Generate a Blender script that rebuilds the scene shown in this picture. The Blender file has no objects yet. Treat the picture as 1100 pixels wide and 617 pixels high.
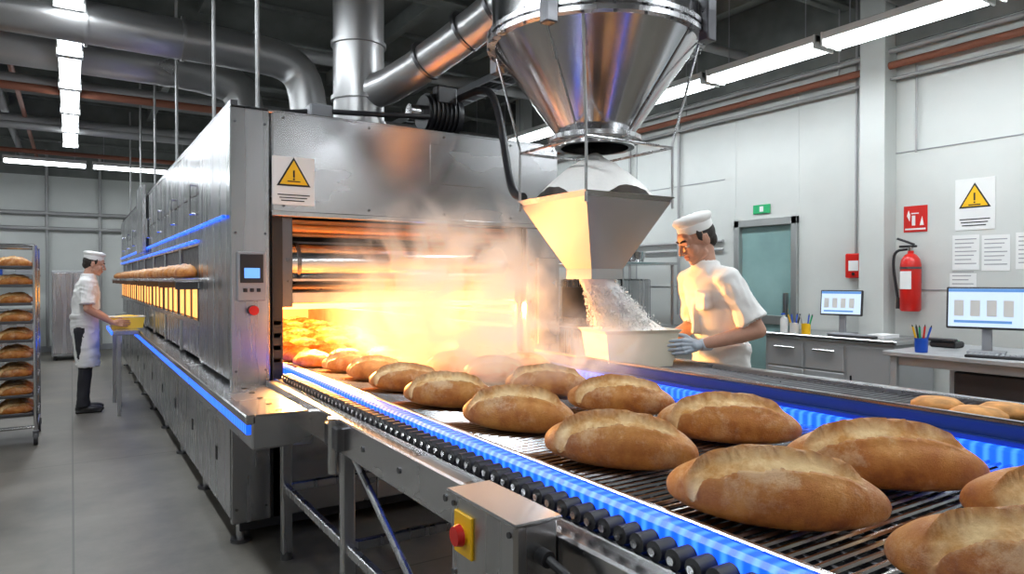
import bpy, bmesh, math, random
from math import sin, cos, pi, radians, sqrt
from mathutils import Vector, Matrix, noise
from mathutils.bvhtree import BVHTree
random.seed(7)
scene = bpy.context.scene
col = scene.collection

# ---------------------------------------------------------------- materials
def newmat(name):
    m = bpy.data.materials.new(name); m.use_nodes = True
    nt = m.node_tree
    return m, nt, nt.nodes['Principled BSDF']

def mat(name, c, rough=.5, metal=0., emit=None, es=0., nscale=0, bump=0., var=0., trans=0., spec=None, stretch=(1,1,1), rvar=0.):
    m, nt, p = newmat(name)
    p.inputs['Base Color'].default_value = (*c, 1)
    p.inputs['Roughness'].default_value = rough
    p.inputs['Metallic'].default_value = metal
    if trans: p.inputs['Transmission Weight'].default_value = trans
    if spec is not None: p.inputs['Specular IOR Level'].default_value = spec
    if emit:
        p.inputs['Emission Color'].default_value = (*emit, 1)
        p.inputs['Emission Strength'].default_value = es
    if nscale:
        tc = nt.nodes.new('ShaderNodeTexCoord'); mp = nt.nodes.new('ShaderNodeMapping')
        mp.inputs['Scale'].default_value = stretch
        nz = nt.nodes.new('ShaderNodeTexNoise'); nz.inputs['Scale'].default_value = nscale
        nz.inputs['Detail'].default_value = 5
        nt.links.new(tc.outputs['Object'], mp.inputs[0]); nt.links.new(mp.outputs[0], nz.inputs['Vector'])
        if var:
            r = nt.nodes.new('ShaderNodeValToRGB')
            r.color_ramp.elements[0].position = .3; r.color_ramp.elements[1].position = .7
            r.color_ramp.elements[0].color = (*[x*(1-var) for x in c], 1)
            r.color_ramp.elements[1].color = (*[min(1, x*(1+var)) for x in c], 1)
            nt.links.new(nz.outputs['Fac'], r.inputs[0]); nt.links.new(r.outputs[0], p.inputs['Base Color'])
        if rvar:
            mr = nt.nodes.new('ShaderNodeMapRange')
            mr.inputs['From Min'].default_value = .3; mr.inputs['From Max'].default_value = .7
            mr.inputs['To Min'].default_value = rough-rvar; mr.inputs['To Max'].default_value = rough+rvar
            nt.links.new(nz.outputs['Fac'], mr.inputs[0]); nt.links.new(mr.outputs[0], p.inputs['Roughness'])
        if bump:
            b = nt.nodes.new('ShaderNodeBump'); b.inputs['Strength'].default_value = bump
            b.inputs['Distance'].default_value = .01
            nt.links.new(nz.outputs['Fac'], b.inputs['Height']); nt.links.new(b.outputs[0], p.inputs['Normal'])
    return m

STEEL = mat('brushed_steel', (.52,.52,.53), .27, 1., nscale=12, stretch=(1,1,.06), rvar=.05, bump=.02, var=.06)
STEEL_H = mat('brushed_steel_h', (.57,.57,.58), .25, 1., nscale=3, stretch=(.4,.4,1), rvar=.06, bump=.03, var=.05)
STEEL_P = mat('polished_steel', (.62,.62,.63), .17, 1., nscale=3, rvar=.04, bump=.03)
STEEL_C = mat('satin_chute_steel', (.64,.63,.62), .40, 1., nscale=5, rvar=.06, bump=.04)
STEEL_D = mat('dark_steel', (.16,.16,.17), .35, 1., nscale=20, rvar=.08)
DUCT = mat('galvanised_duct', (.44,.44,.44), .32, .8, nscale=1.6, rvar=.05, var=.08)
BLACK = mat('black_plastic', (.015,.015,.018), .45)
RUBBER = mat('black_rubber', (.02,.02,.022), .5)
GAP = mat('dark_gap', (.02,.02,.02), .8)
RED = mat('red_paint', (.60,.015,.01), .3)
YELLOW = mat('yellow_paint', (.9,.52,.01), .4)
WHITEP = mat('white_plastic', (.75,.75,.73), .35)
PAPER = mat('paper', (.78,.79,.78), .7)
GREY = mat('grey_paint', (.3,.31,.33), .45)
BLUEP = mat('blue_panel', (.01,.05,.28), .3)
BLUEC = mat('blue_plastic', (.01,.08,.5), .3)
GREENP = mat('green_sign', (.02,.4,.15), .4)
COPPER = mat('heated_copper_bar', (.55,.26,.1), .35, .9, nscale=10, rvar=.1)
HOTWALL = mat('oven_lining', (.55,.34,.18), .5, .3, nscale=6, var=.3)
HEAT = mat('heater_glow', (1,.5,.15), .5, emit=(1,.40,.07), es=8)
HEATW = mat('oven_window_glow', (1,.5,.15), .3, emit=(1,.42,.1), es=1.8)
TUBE = mat('fluorescent_tube', (1,1,1), .5, emit=(.88,.95,1), es=12)
FLOUR = mat('flour', (.97,.96,.93), .9, nscale=60, bump=.3, var=.02)
BINP = mat('white_bin_plastic', (.86,.82,.66), .4)
YTRAY = mat('yellow_tray', (.9,.62,.08), .4)
SKIN = mat('skin', (.54,.30,.21), .5, nscale=30, var=.06, bump=.04)
LIP = mat('lips', (.42,.18,.13), .45)
HAIR = mat('dark_hair', (.02,.014,.01), .6, nscale=120, bump=.4)
CLOTH = mat('white_cloth', (.80,.80,.78), .85, nscale=11, bump=.25, var=.03, stretch=(1,1,.5))
CLOTH2 = mat('apron_cloth', (.75,.75,.73), .85, nscale=9, bump=.3, var=.03, stretch=(1.4,1.4,.4))
TROUS = mat('black_trousers', (.02,.02,.025), .8, nscale=14, bump=.25)
SHOE = mat('black_shoe', (.012,.012,.012), .4)
GLOVE = mat('nitrile_glove', (.45,.52,.60), .45)
EYEW = mat('eye_white', (.6,.58,.55), .2)
EYEB = mat('iris_dark', (.03,.015,.01), .1)
SCREEN = mat('screen_glow', (.2,.25,.3), .2, emit=(.6,.75,.9), es=.95)
SCRBAR = mat('screen_panel', (.1,.2,.4), .2, emit=(.1,.3,.7), es=.6)
LCD = mat('lcd_blue', (.05,.1,.4), .2, emit=(.15,.4,1), es=1.2)
GLASS = mat('door_glass', (.26,.42,.41), .12, 0., spec=.8, nscale=1.2, var=.25)
PIPER = mat('red_brown_pipe', (.26,.09,.05), .5)
PIPEG = mat('grey_pipe', (.36,.36,.36), .45, .3)
BEAM = mat('ceiling_beam_paint', (.16,.17,.16), .7, nscale=4, var=.2)
TABLE = mat('table_steel', (.40,.41,.42), .4, .2, nscale=8, rvar=.1)
COOKIE = mat('flat_bun_crust', (.58,.27,.07), .7, nscale=25, bump=.5, var=.3)

def led_mat(name):
    m, nt, p = newmat(name)
    tc = nt.nodes.new('ShaderNodeTexCoord'); w = nt.nodes.new('ShaderNodeTexWave')
    w.wave_type='BANDS'; w.bands_direction='Y'; w.inputs['Scale'].default_value = 9
    w.inputs['Distortion'].default_value = 0
    nt.links.new(tc.outputs['Object'], w.inputs['Vector'])
    r = nt.nodes.new('ShaderNodeValToRGB')
    r.color_ramp.elements[0].position=.3; r.color_ramp.elements[0].color=(0.006,.075,.85,1)
    r.color_ramp.elements[1].position=1; r.color_ramp.elements[1].color=(.03,.155,1,1)
    nt.links.new(w.outputs['Fac'], r.inputs[0])
    nt.links.new(r.outputs[0], p.inputs['Emission Color'])
    p.inputs['Base Color'].default_value=(.01,.06,.5,1); p.inputs['Roughness'].default_value=.25
    mr = nt.nodes.new('ShaderNodeMapRange'); mr.inputs['To Min'].default_value=1.9; mr.inputs['To Max'].default_value=2.6
    nt.links.new(w.outputs['Fac'], mr.inputs[0]); nt.links.new(mr.outputs[0], p.inputs['Emission Strength'])
    return m
LED = led_mat('blue_led_strip')

def wall_mat(name, c):
    m, nt, p = newmat(name)
    tc = nt.nodes.new('ShaderNodeTexCoord')
    nz = nt.nodes.new('ShaderNodeTexNoise'); nz.inputs['Scale'].default_value=.9; nz.inputs['Detail'].default_value=7
    nt.links.new(tc.outputs['Object'], nz.inputs['Vector'])
    r = nt.nodes.new('ShaderNodeValToRGB')
    r.color_ramp.elements[0].position=.3; r.color_ramp.elements[0].color=(*[x*.86 for x in c],1)
    r.color_ramp.elements[1].position=.65; r.color_ramp.elements[1].color=(*c,1)
    nt.links.new(nz.outputs['Fac'], r.inputs[0]); nt.links.new(r.outputs[0], p.inputs['Base Color'])
    p.inputs['Roughness'].default_value=.45
    n2 = nt.nodes.new('ShaderNodeTexNoise'); n2.inputs['Scale'].default_value=30
    nt.links.new(tc.outputs['Object'], n2.inputs['Vector'])
    b = nt.nodes.new('ShaderNodeBump'); b.inputs['Strength'].default_value=.08; b.inputs['Distance'].default_value=.01
    nt.links.new(n2.outputs['Fac'], b.inputs['Height']); nt.links.new(b.outputs[0], p.inputs['Normal'])
    return m
WALL = wall_mat('white_painted_wall', (.63,.655,.63))
CEIL = wall_mat('dark_ceiling', (.15,.157,.147))

def floor_mat():
    m, nt, p = newmat('concrete_floor')
    tc = nt.nodes.new('ShaderNodeTexCoord')
    nz = nt.nodes.new('ShaderNodeTexNoise'); nz.inputs['Scale'].default_value=1.6; nz.inputs['Detail'].default_value=9; nz.inputs['Roughness'].default_value=.65
    nt.links.new(tc.outputs['Object'], nz.inputs['Vector'])
    r = nt.nodes.new('ShaderNodeValToRGB')
    r.color_ramp.elements[0].position=.32; r.color_ramp.elements[0].color=(.085,.078,.064,1)
    r.color_ramp.elements[1].position=.68; r.color_ramp.elements[1].color=(.215,.198,.165,1)
    nt.links.new(nz.outputs['Fac'], r.inputs[0])
    br = nt.nodes.new('ShaderNodeTexBrick'); br.offset=0
    br.inputs['Scale'].default_value=1; br.inputs['Brick Width'].default_value=3.2; br.inputs['Row Height'].default_value=3.2
    br.inputs['Mortar Size'].default_value=.006
    br.inputs['Color1'].default_value=(1,1,1,1); br.inputs['Color2'].default_value=(.96,.96,.96,1); br.inputs['Mortar'].default_value=(.5,.5,.5,1)
    nt.links.new(tc.outputs['Object'], br.inputs['Vector'])
    mx = nt.nodes.new('ShaderNodeMixRGB'); mx.blend_type='MULTIPLY'; mx.inputs[0].default_value=1
    nt.links.new(r.outputs[0], mx.inputs[1]); nt.links.new(br.outputs[0], mx.inputs[2])
    nt.links.new(mx.outputs[0], p.inputs['Base Color'])
    mr = nt.nodes.new('ShaderNodeMapRange'); mr.inputs['To Min'].default_value=.28; mr.inputs['To Max'].default_value=.62
    nt.links.new(nz.outputs['Fac'], mr.inputs[0]); nt.links.new(mr.outputs[0], p.inputs['Roughness'])
    return m
FLOOR = floor_mat()

def bread_mat():
    m, nt, p = newmat('bread_crust')
    L = nt.links.new
    tc = nt.nodes.new('ShaderNodeTexCoord'); oi = nt.nodes.new('ShaderNodeObjectInfo')
    ad = nt.nodes.new('ShaderNodeVectorMath'); ad.operation='ADD'
    sc = nt.nodes.new('ShaderNodeVectorMath'); sc.operation='SCALE'; sc.inputs[0].default_value=(3,5,7)
    L(oi.outputs['Random'], sc.inputs['Scale']); L(tc.outputs['Object'], ad.inputs[0]); L(sc.outputs[0], ad.inputs[1])
    n1 = nt.nodes.new('ShaderNodeTexNoise'); n1.inputs['Scale'].default_value=13; n1.inputs['Detail'].default_value=8; n1.inputs['Roughness'].default_value=.65
    L(ad.outputs[0], n1.inputs['Vector'])
    sx = nt.nodes.new('ShaderNodeSeparateXYZ'); L(tc.outputs['Object'], sx.inputs[0])
    mr = nt.nodes.new('ShaderNodeMapRange'); mr.inputs['From Min'].default_value=0; mr.inputs['From Max'].default_value=.135
    L(sx.outputs['Z'], mr.inputs[0])
    a = nt.nodes.new('ShaderNodeMath'); a.operation='MULTIPLY_ADD'; a.inputs[1].default_value=.30
    L(mr.outputs[0], a.inputs[0]); L(n1.outputs['Fac'], a.inputs[2])
    r = nt.nodes.new('ShaderNodeValToRGB'); e=r.color_ramp.elements
    e[0].position=.42; e[0].color=(.26,.062,.008,1)
    e[1].position=1.02; e[1].color=(.74,.38,.11,1)
    x=e.new(.59); x.color=(.46,.142,.016,1)
    x=e.new(.78); x.color=(.60,.24,.04,1)
    L(a.outputs[0], r.inputs[0])
    # flour dust settles on the upward facing crust
    n2 = nt.nodes.new('ShaderNodeTexNoise'); n2.inputs['Scale'].default_value=50; n2.inputs['Detail'].default_value=8; n2.inputs['Roughness'].default_value=.8
    L(ad.outputs[0], n2.inputs['Vector'])
    n3 = nt.nodes.new('ShaderNodeTexNoise'); n3.inputs['Scale'].default_value=9; n3.inputs['Detail'].default_value=3
    L(ad.outputs[0], n3.inputs['Vector'])
    sm = nt.nodes.new('ShaderNodeMath'); sm.operation='ADD'; L(n2.outputs['Fac'], sm.inputs[0]); L(n3.outputs['Fac'], sm.inputs[1])
    d = nt.nodes.new('ShaderNodeMapRange'); d.inputs['From Min'].default_value=1.0; d.inputs['From Max'].default_value=1.24; d.inputs['To Max'].default_value=.72
    L(sm.outputs[0], d.inputs[0])
    dm = nt.nodes.new('ShaderNodeMath'); dm.operation='MULTIPLY'; L(d.outputs[0], dm.inputs[0]); L(mr.outputs[0], dm.inputs[1])
    m1 = nt.nodes.new('ShaderNodeMixRGB'); m1.inputs[2].default_value=(.86,.63,.37,1)
    L(dm.outputs[0], m1.inputs[0]); L(r.outputs[0], m1.inputs[1])
    at = nt.nodes.new('ShaderNodeAttribute'); at.attribute_name='crumb'
    r2 = nt.nodes.new('ShaderNodeValToRGB'); r2.color_ramp.elements[0].position=.36; r2.color_ramp.elements[0].color=(.66,.31,.07,1)
    r2.color_ramp.elements[1].position=.56; r2.color_ramp.elements[1].color=(.92,.67,.34,1)
    L(n1.outputs['Fac'], r2.inputs[0])
    m2 = nt.nodes.new('ShaderNodeMixRGB'); L(at.outputs['Fac'], m2.inputs[0]); L(m1.outputs[0], m2.inputs[1]); L(r2.outputs[0], m2.inputs[2])
    ed = nt.nodes.new('ShaderNodeAttribute'); ed.attribute_name='edge'
    em = nt.nodes.new('ShaderNodeMath'); em.operation='MULTIPLY'; em.inputs[1].default_value=.7; L(ed.outputs['Fac'], em.inputs[0])
    m3 = nt.nodes.new('ShaderNodeMixRGB'); m3.inputs[2].default_value=(.24,.065,.010,1); L(em.outputs[0], m3.inputs[0]); L(m2.outputs[0], m3.inputs[1])
    L(m3.outputs[0], p.inputs['Base Color'])
    p.inputs['Roughness'].default_value=.42
    b = nt.nodes.new('ShaderNodeBump'); b.inputs['Strength'].default_value=.85; b.inputs['Distance'].default_value=.004
    L(n2.outputs['Fac'], b.inputs['Height']); L(b.outputs[0], p.inputs['Normal'])
    return m
BREAD = bread_mat()

# ---------------------------------------------------------------- builder
class B:
    def __init__(s, name):
        s.name=name; s.v=[]; s.f=[]; s.m=[]; s.mats=[]; s.M=None
    def mi(s, m):
        if m not in s.mats: s.mats.append(m)
        return s.mats.index(m)
    def add(s, vs, fs, m):
        o=len(s.v); k=s.mi(m)
        for p in vs:
            p=Vector(p)
            if s.M is not None: p = s.M @ p
            s.v.append(p)
        for f in fs:
            s.f.append([i+o for i in f]); s.m.append(k)
    def box(s,x0,x1,y0,y1,z0,z1,m,c=0.004):
        if x0>x1:x0,x1=x1,x0
        if y0>y1:y0,y1=y1,y0
        if z0>z1:z0,z1=z1,z0
        c=min(c,(x1-x0)*.3,(y1-y0)*.3,(z1-z0)*.3)
        X=(x0,x1);Y=(y0,y1);Z=(z0,z1); vs=[];idx={}
        for i in (0,1):
            for j in (0,1):
                for k in (0,1):
                    fx,fy,fz=X[i],Y[j],Z[k]
                    ix=fx+(c if i==0 else -c);iy=fy+(c if j==0 else -c);iz=fz+(c if k==0 else -c)
                    idx[i,j,k,0]=len(vs);vs.append((fx,iy,iz))
                    idx[i,j,k,1]=len(vs);vs.append((ix,fy,iz))
                    idx[i,j,k,2]=len(vs);vs.append((ix,iy,fz))
        fs=[]
        cyc=((0,0),(1,0),(1,1),(0,1))
        for i in (0,1):
            fs.append([idx[i,a,b,0] for a,b in cyc]); fs.append([idx[a,i,b,1] for a,b in cyc]); fs.append([idx[a,b,i,2] for a,b in cyc])
        for a in (0,1):
            for b in (0,1):
                fs.append([idx[a,b,0,0],idx[a,b,1,0],idx[a,b,1,1],idx[a,b,0,1]])
                fs.append([idx[a,0,b,0],idx[a,1,b,0],idx[a,1,b,2],idx[a,0,b,2]])
                fs.append([idx[0,a,b,1],idx[1,a,b,1],idx[1,a,b,2],idx[0,a,b,2]])
                for k in (0,1): fs.append([idx[a,b,k,0],idx[a,b,k,1],idx[a,b,k,2]])
        s.add(vs,fs,m)
    def rings(s, rings, m, close=True):
        n=len(rings[0]); vs=[p for r in rings for p in r]; fs=[]
        for i in range(len(rings)-1):
            for j in range(n):
                k=(j+1)%n
                fs.append([i*n+j,i*n+k,(i+1)*n+k,(i+1)*n+j])
        if close:
            fs.append(list(range(n))[::-1]); fs.append([(len(rings)-1)*n+j for j in range(n)])
        s.add(vs,fs,m)
    @staticmethod
    def frame(d):
        d=d.normalized(); u=Vector((0,0,1)) if abs(d.z)<.9 else Vector((1,0,0))
        a=d.cross(u).normalized(); b=d.cross(a).normalized(); return a,b
    def cyl(s,p0,p1,r0,r1=None,m=None,n=20,close=True):
        if r1 is None:r1=r0
        p0=Vector(p0);p1=Vector(p1);a,b=s.frame(p1-p0)
        R=[[p+(a*cos(2*pi*i/n)+b*sin(2*pi*i/n))*r for i in range(n)] for p,r in ((p0,r0),(p1,r1))]
        s.rings(R,m,close)
    def cap(s,p0,p1,r0,r1,m,n=16):
        p0=Vector(p0);p1=Vector(p1);d=(p1-p0);a,b=s.frame(d);d=d.normalized();R=[]
        for t in (-85,-60,-35,-10): R.append((p0+d*r0*sin(radians(t)),r0*cos(radians(t))))
        for t in (10,35,60,85): R.append((p1+d*r1*sin(radians(t)),r1*cos(radians(t))))
        s.rings([[c+(a*cos(2*pi*i/n)+b*sin(2*pi*i/n))*r for i in range(n)] for c,r in R],m)
    def ell(s,c,r,m,n=24,k=14,rot=None):
        c=Vector(c);R=[]
        for i in range(k+1):
            t=-pi/2+pi*i/k; t=max(-pi/2+.03,min(pi/2-.03,t))
            ring=[]
            for j in range(n):
                p=Vector((r[0]*cos(t)*cos(2*pi*j/n),r[1]*cos(t)*sin(2*pi*j/n),r[2]*sin(t)))
                if rot is not None:p=rot@p
                ring.append(c+p)
            R.append(ring)
        s.rings(R,m)
    def loft(s,rs,m,n=32):
        s.rings([[Vector((cx+rx*cos(2*pi*j/n),cy+ry*sin(2*pi*j/n),z)) for j in range(n)] for cx,cy,z,rx,ry in rs],m)
    def lathe(s,c,prof,m,n=40,sx=1,sy=1,close=False):
        s.rings([[Vector((c[0]+r*sx*cos(2*pi*j/n),c[1]+r*sy*sin(2*pi*j/n),c[2]+z)) for j in range(n)] for r,z in prof],m,close)
    def tube(s,pts,r,m,n=12,sub=0):
        P=[Vector(p) for p in pts]
        for _ in range(sub):
            Q=[P[0]]
            for i in range(len(P)-1):
                Q+= [P[i]*.75+P[i+1]*.25, P[i]*.25+P[i+1]*.75]
            Q.append(P[-1]);P=Q
        R=[];a=None
        for i,p in enumerate(P):
            d=(P[min(i+1,len(P)-1)]-P[max(i-1,0)]).normalized()
            if a is None:a,b=s.frame(d)
            else:
                a=(a-d*a.dot(d)).normalized()
            b=d.cross(a)
            R.append([p+(a*cos(2*pi*j/n)+b*sin(2*pi*j/n))*r for j in range(n)])
        s.rings(R,m)
    def prism(s,pts,thick,m):
        s.rings([[Vector((x,y,z)) for x,y,z in pts],[Vector((x,y-thick,z)) for x,y,z in pts]],m)
    def shell(s,c,a0,b0,z0,a1,b1,z1,t,m,bottom=False):
        def R(a,b,z): return [Vector((c[0]-a,c[1]-b,z)),Vector((c[0]+a,c[1]-b,z)),Vector((c[0]+a,c[1]+b,z)),Vector((c[0]-a,c[1]+b,z))]
        s.rings([R(a0-t,b0-t,z0+(t if bottom else 0)),R(a1-t,b1-t,z1),R(a1,b1,z1),R(a0,b0,z0)],m,close=bottom)
    def done(s,parent=None,ang=35,loc=None):
        me=bpy.data.meshes.new(s.name); me.from_pydata(s.v,[],s.f)
        for m in s.mats: me.materials.append(m)
        me.polygons.foreach_set('material_index',s.m)
        bm=bmesh.new();bm.from_mesh(me);bmesh.ops.recalc_face_normals(bm,faces=bm.faces);bm.to_mesh(me);bm.free()
        me.polygons.foreach_set('use_smooth',[True]*len(me.polygons))
        me.set_sharp_from_angle(angle=radians(ang))
        o=bpy.data.objects.new(s.name,me); col.objects.link(o)
        if parent:o.parent=parent
        return o

def fuse(b,voxel,smooth=3,disp=None,parent=None,name=None):
    """fuse builder prims to a single continuous skin, keep materials by nearest source"""
    me=bpy.data.meshes.new('src'); me.from_pydata(b.v,[],b.f)
    bm=bmesh.new();bm.from_mesh(me);bmesh.ops.recalc_face_normals(bm,faces=bm.faces);bm.to_mesh(me);bm.free()
    o=bpy.data.objects.new('tmp',me);col.objects.link(o)
    r=o.modifiers.new('r','REMESH');r.mode='VOXEL';r.voxel_size=voxel;r.use_smooth_shade=True
    sm=o.modifiers.new('s','SMOOTH');sm.factor=.5;sm.iterations=smooth
    bpy.context.view_layer.update()
    dg=bpy.context.evaluated_depsgraph_get()
    new=bpy.data.meshes.new_from_object(o.evaluated_get(dg))
    new.name=name or b.name
    bvh=BVHTree.FromPolygons([tuple(v) for v in b.v],b.f)
    new.materials.clear()
    for m in b.mats:new.materials.append(m)
    idx=[]
    for p in new.polygons:
        loc,nrm,i,dist=bvh.find_nearest(p.center)
        idx.append(b.m[i] if i is not None else 0)
    new.polygons.foreach_set('material_index',idx)
    if disp:
        da=[disp.get(m.name,0) for m in b.mats]
        amp=[0]*len(new.vertices)
        for p,i in zip(new.polygons,idx):
            for v in p.vertices: amp[v]=da[i]
        nr=[v.normal.copy() for v in new.vertices]
        for v in new.vertices:
            a=amp[v.index]
            if a:
                q=v.co
                q2=q+noise.noise_vector(q*3.5)*.12
                k=1-2*abs(noise.noise(Vector((q2.x*8,q2.y*8,q2.z*5))))
                k2=1-2*abs(noise.noise(Vector((q2.x*5+7,q2.y*5,q2.z*14))))
                v.co=q+nr[v.index]*a*(k*.5+k2*.5-.45)
    new.polygons.foreach_set('use_smooth',[True]*len(new.polygons))
    bpy.data.objects.remove(o);
    ob=bpy.data.objects.new(b.name,new);col.objects.link(ob)
    if parent:ob.parent=parent
    return ob

def empty(name,loc=(0,0,0),rz=0,scale=1):
    e=bpy.data.objects.new(name,None);col.objects.link(e);e.location=loc;e.rotation_euler=(0,0,rz);e.scale=(scale,)*3
    e.empty_display_size=.1
    return e

def area(name,loc,rot,sx,sy,energy,color,parent=None):
    l=bpy.data.lights.new(name,'AREA');l.shape='RECTANGLE';l.size=sx;l.size_y=sy;l.energy=energy;l.color=color
    o=bpy.data.objects.new(name,l);col.objects.link(o);o.location=loc;o.rotation_euler=rot
    if parent:o.parent=parent
    return o

# ---------------------------------------------------------------- people (built first: remeshing is fastest in a small scene)
def hand(b,w,Y,N,X,mat_,curl,sc=1.,thumb=(.3,.5)):
    w=Vector(w);Y=Vector(Y).normalized();N=Vector(N);N=(N-Y*N.dot(Y)).normalized();X=Vector(X);X=(X-Y*X.dot(Y)-N*X.dot(N)).normalized()
    P=lambda x,y,n:w+(X*x+Y*y+N*n)*sc
    xs=(.031,.0105,-.0105,-.030);kn=(.086,.09,.086,.078);ln=(.072,.080,.074,.058)
    b.cap(P(0,-.03,0),P(0,.02,0),.026*sc,.026*sc,mat_)
    for x,k in zip(xs,kn):
        b.cap(P(x*.55,.012,0),P(x,k,0),.0165*sc,.0125*sc,mat_,12)
        b.cap(P(x*.5,.03,.006),P(x*.9,k-.012,.004),.014*sc,.012*sc,mat_,12)
    b.cap(P(.018,.02,.008),P(.026,.05,.01),.017*sc,.013*sc,mat_,12)
    for i,(x,k,l) in enumerate(zip(xs,kn,ln)):
        p=P(x,k,0);ang=0;r=.0093*sc
        for q,(fr,da) in enumerate(((.45,curl*.8),(.30,curl*1.1),(.25,curl*.7))):
            ang+=da+(.04*i if q==0 else 0);d=Y*cos(ang)+N*sin(ang)+X*(x*1.4 if q==0 else 0)
            p2=p+d*l*fr*sc;b.cap(p,p2,r,r*.93,mat_,12);p=p2;r*=.93
    a1,a2=thumb
    p=P(.024,.028,.004)
    p2=P(.052,.058,.012);b.cap(p,p2,.0135*sc,.011*sc,mat_,12)
    d=(Y*.8+X*(.5-a1)+N*a1).normalized();p3=p2+d*.032*sc;b.cap(p2,p3,.011*sc,.0098*sc,mat_,12)
    d=(Y*.8+X*(.4-a2)+N*a2).normalized();b.cap(p3,p3+d*.024*sc,.0098*sc,.0082*sc,mat_,12)

def head(parent,loc,tilt,turn,neck):
    e=empty('head',loc);e.parent=parent;e.rotation_euler=(-tilt,0,turn)
    b=B('face')
    b.ell((0,-.012,.03),(.074,.094,.086),SKIN,32,20)
    b.ell((0,.026,-.038),(.060,.064,.072),SKIN,28,18)
    b.ell((0,.056,.035),(.057,.034,.045),SKIN,24,14)
    b.ell((0,.070,-.094),(.022,.018,.017),SKIN)
    b.cap((-.046,.010,-.066),(-.014,.060,-.092),.020,.017,SKIN);b.cap((.046,.010,-.066),(.014,.060,-.092),.020,.017,SKIN)
    b.ell((0,.074,-.058),(.030,.022,.028),SKIN)
    for s in(-1,1):
        b.ell((s*.034,.054,-.028),(.030,.030,.034),SKIN)
        b.cap((s*.012,.086,.027),(s*.044,.074,.027),.010,.009,SKIN,10)
        b.cap((s*.013,.0960,.031),(s*.032,.0925,.036),.0045,.0045,HAIR,8);b.cap((s*.032,.0925,.036),(s*.048,.080,.031),.0045,.003,HAIR,8)
        b.cap((s*.018,.0875,.0125),(s*.044,.0785,.0105),.0062,.0055,SKIN,8)
        b.cap((s*.018,.0855,-.0085),(s*.044,.0755,-.0065),.0055,.005,SKIN,8)
        b.ell((s*.012,.102,-.031),(.009,.011,.008),SKIN)
        R=Matrix.Rotation(s*.35,3,'Z')
        b.ell((s*.078,-.012,-.004),(.009,.020,.031),SKIN,16,12,R);b.cap((s*.084,-.024,.018),(s*.084,-.022,-.015),.006,.005,SKIN,8)
        b.ell((s*.0725,.008,.036),(.006,.016,.036),HAIR)
    b.cap((0,.088,.018),(0,.112,-.022),.0085,.0120,SKIN,12);b.ell((0,.115,-.026),(.011,.011,.010),SKIN)
    b.cap((-.022,.090,-.056),(0,.0985,-.052),.004,.0062,LIP,8);b.cap((.022,.090,-.056),(0,.0985,-.052),.004,.0062,LIP,8)
    b.cap((-.018,.089,-.065),(0,.096,-.068),.004,.0065,LIP,8);b.cap((.018,.089,-.065),(0,.096,-.068),.004,.0065,LIP,8)
    b.ell((0,-.036,.028),(.078,.082,.080),HAIR,32,20);b.ell((0,-.062,-.02),(.060,.048,.052),HAIR)
    q=Matrix.Rotation(tilt,3,'X')@(Vector(neck)-Vector(loc))
    b.cap((0,-.022,-.05),q,.052,.056,SKIN,24)
    fuse(b,.0033,3,parent=e)
    for s in(-1,1):
        q=B('eye');q.ell((s*.031,.0770,.002),(.0120,.0122,.0095),EYEW,16,12);q.ell((s*.031,.0845,-.0005),(.0058,.0052,.0058),EYEB,12,10);q.done(e,180)
    q=B('chef_cap')
    q.M=Matrix.Translation((0,-.014,.0))@Matrix.Rotation(radians(7),4,'X')
    prof=[(.080,.047),(.082,.044),(.0835,.05),(.0845,.084),(.083,.087),(.089,.096),(.094,.108),(.093,.120),(.084,.130),(.06,.136),(.03,.138),(.001,.138)]
    def rr(r,z,j):
        return r*(1+(.024*noise.noise(Vector((cos(j/10.2)*5,sin(j/10.2)*5,z*60))) if z>.09 else 0))
    vs=[[Vector((rr(r,z,j)*.98*cos(2*pi*j/64),rr(r,z,j)*1.14*sin(2*pi*j/64),z+(.006*noise.noise(Vector((cos(j/10.2)*2*r*20,sin(j/10.2)*2*r*20,3))) if z>.12 else 0))) for j in range(64)] for r,z in prof]
    q.rings(vs,CLOTH,True)
    q.done(e,60)
    return e

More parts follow.
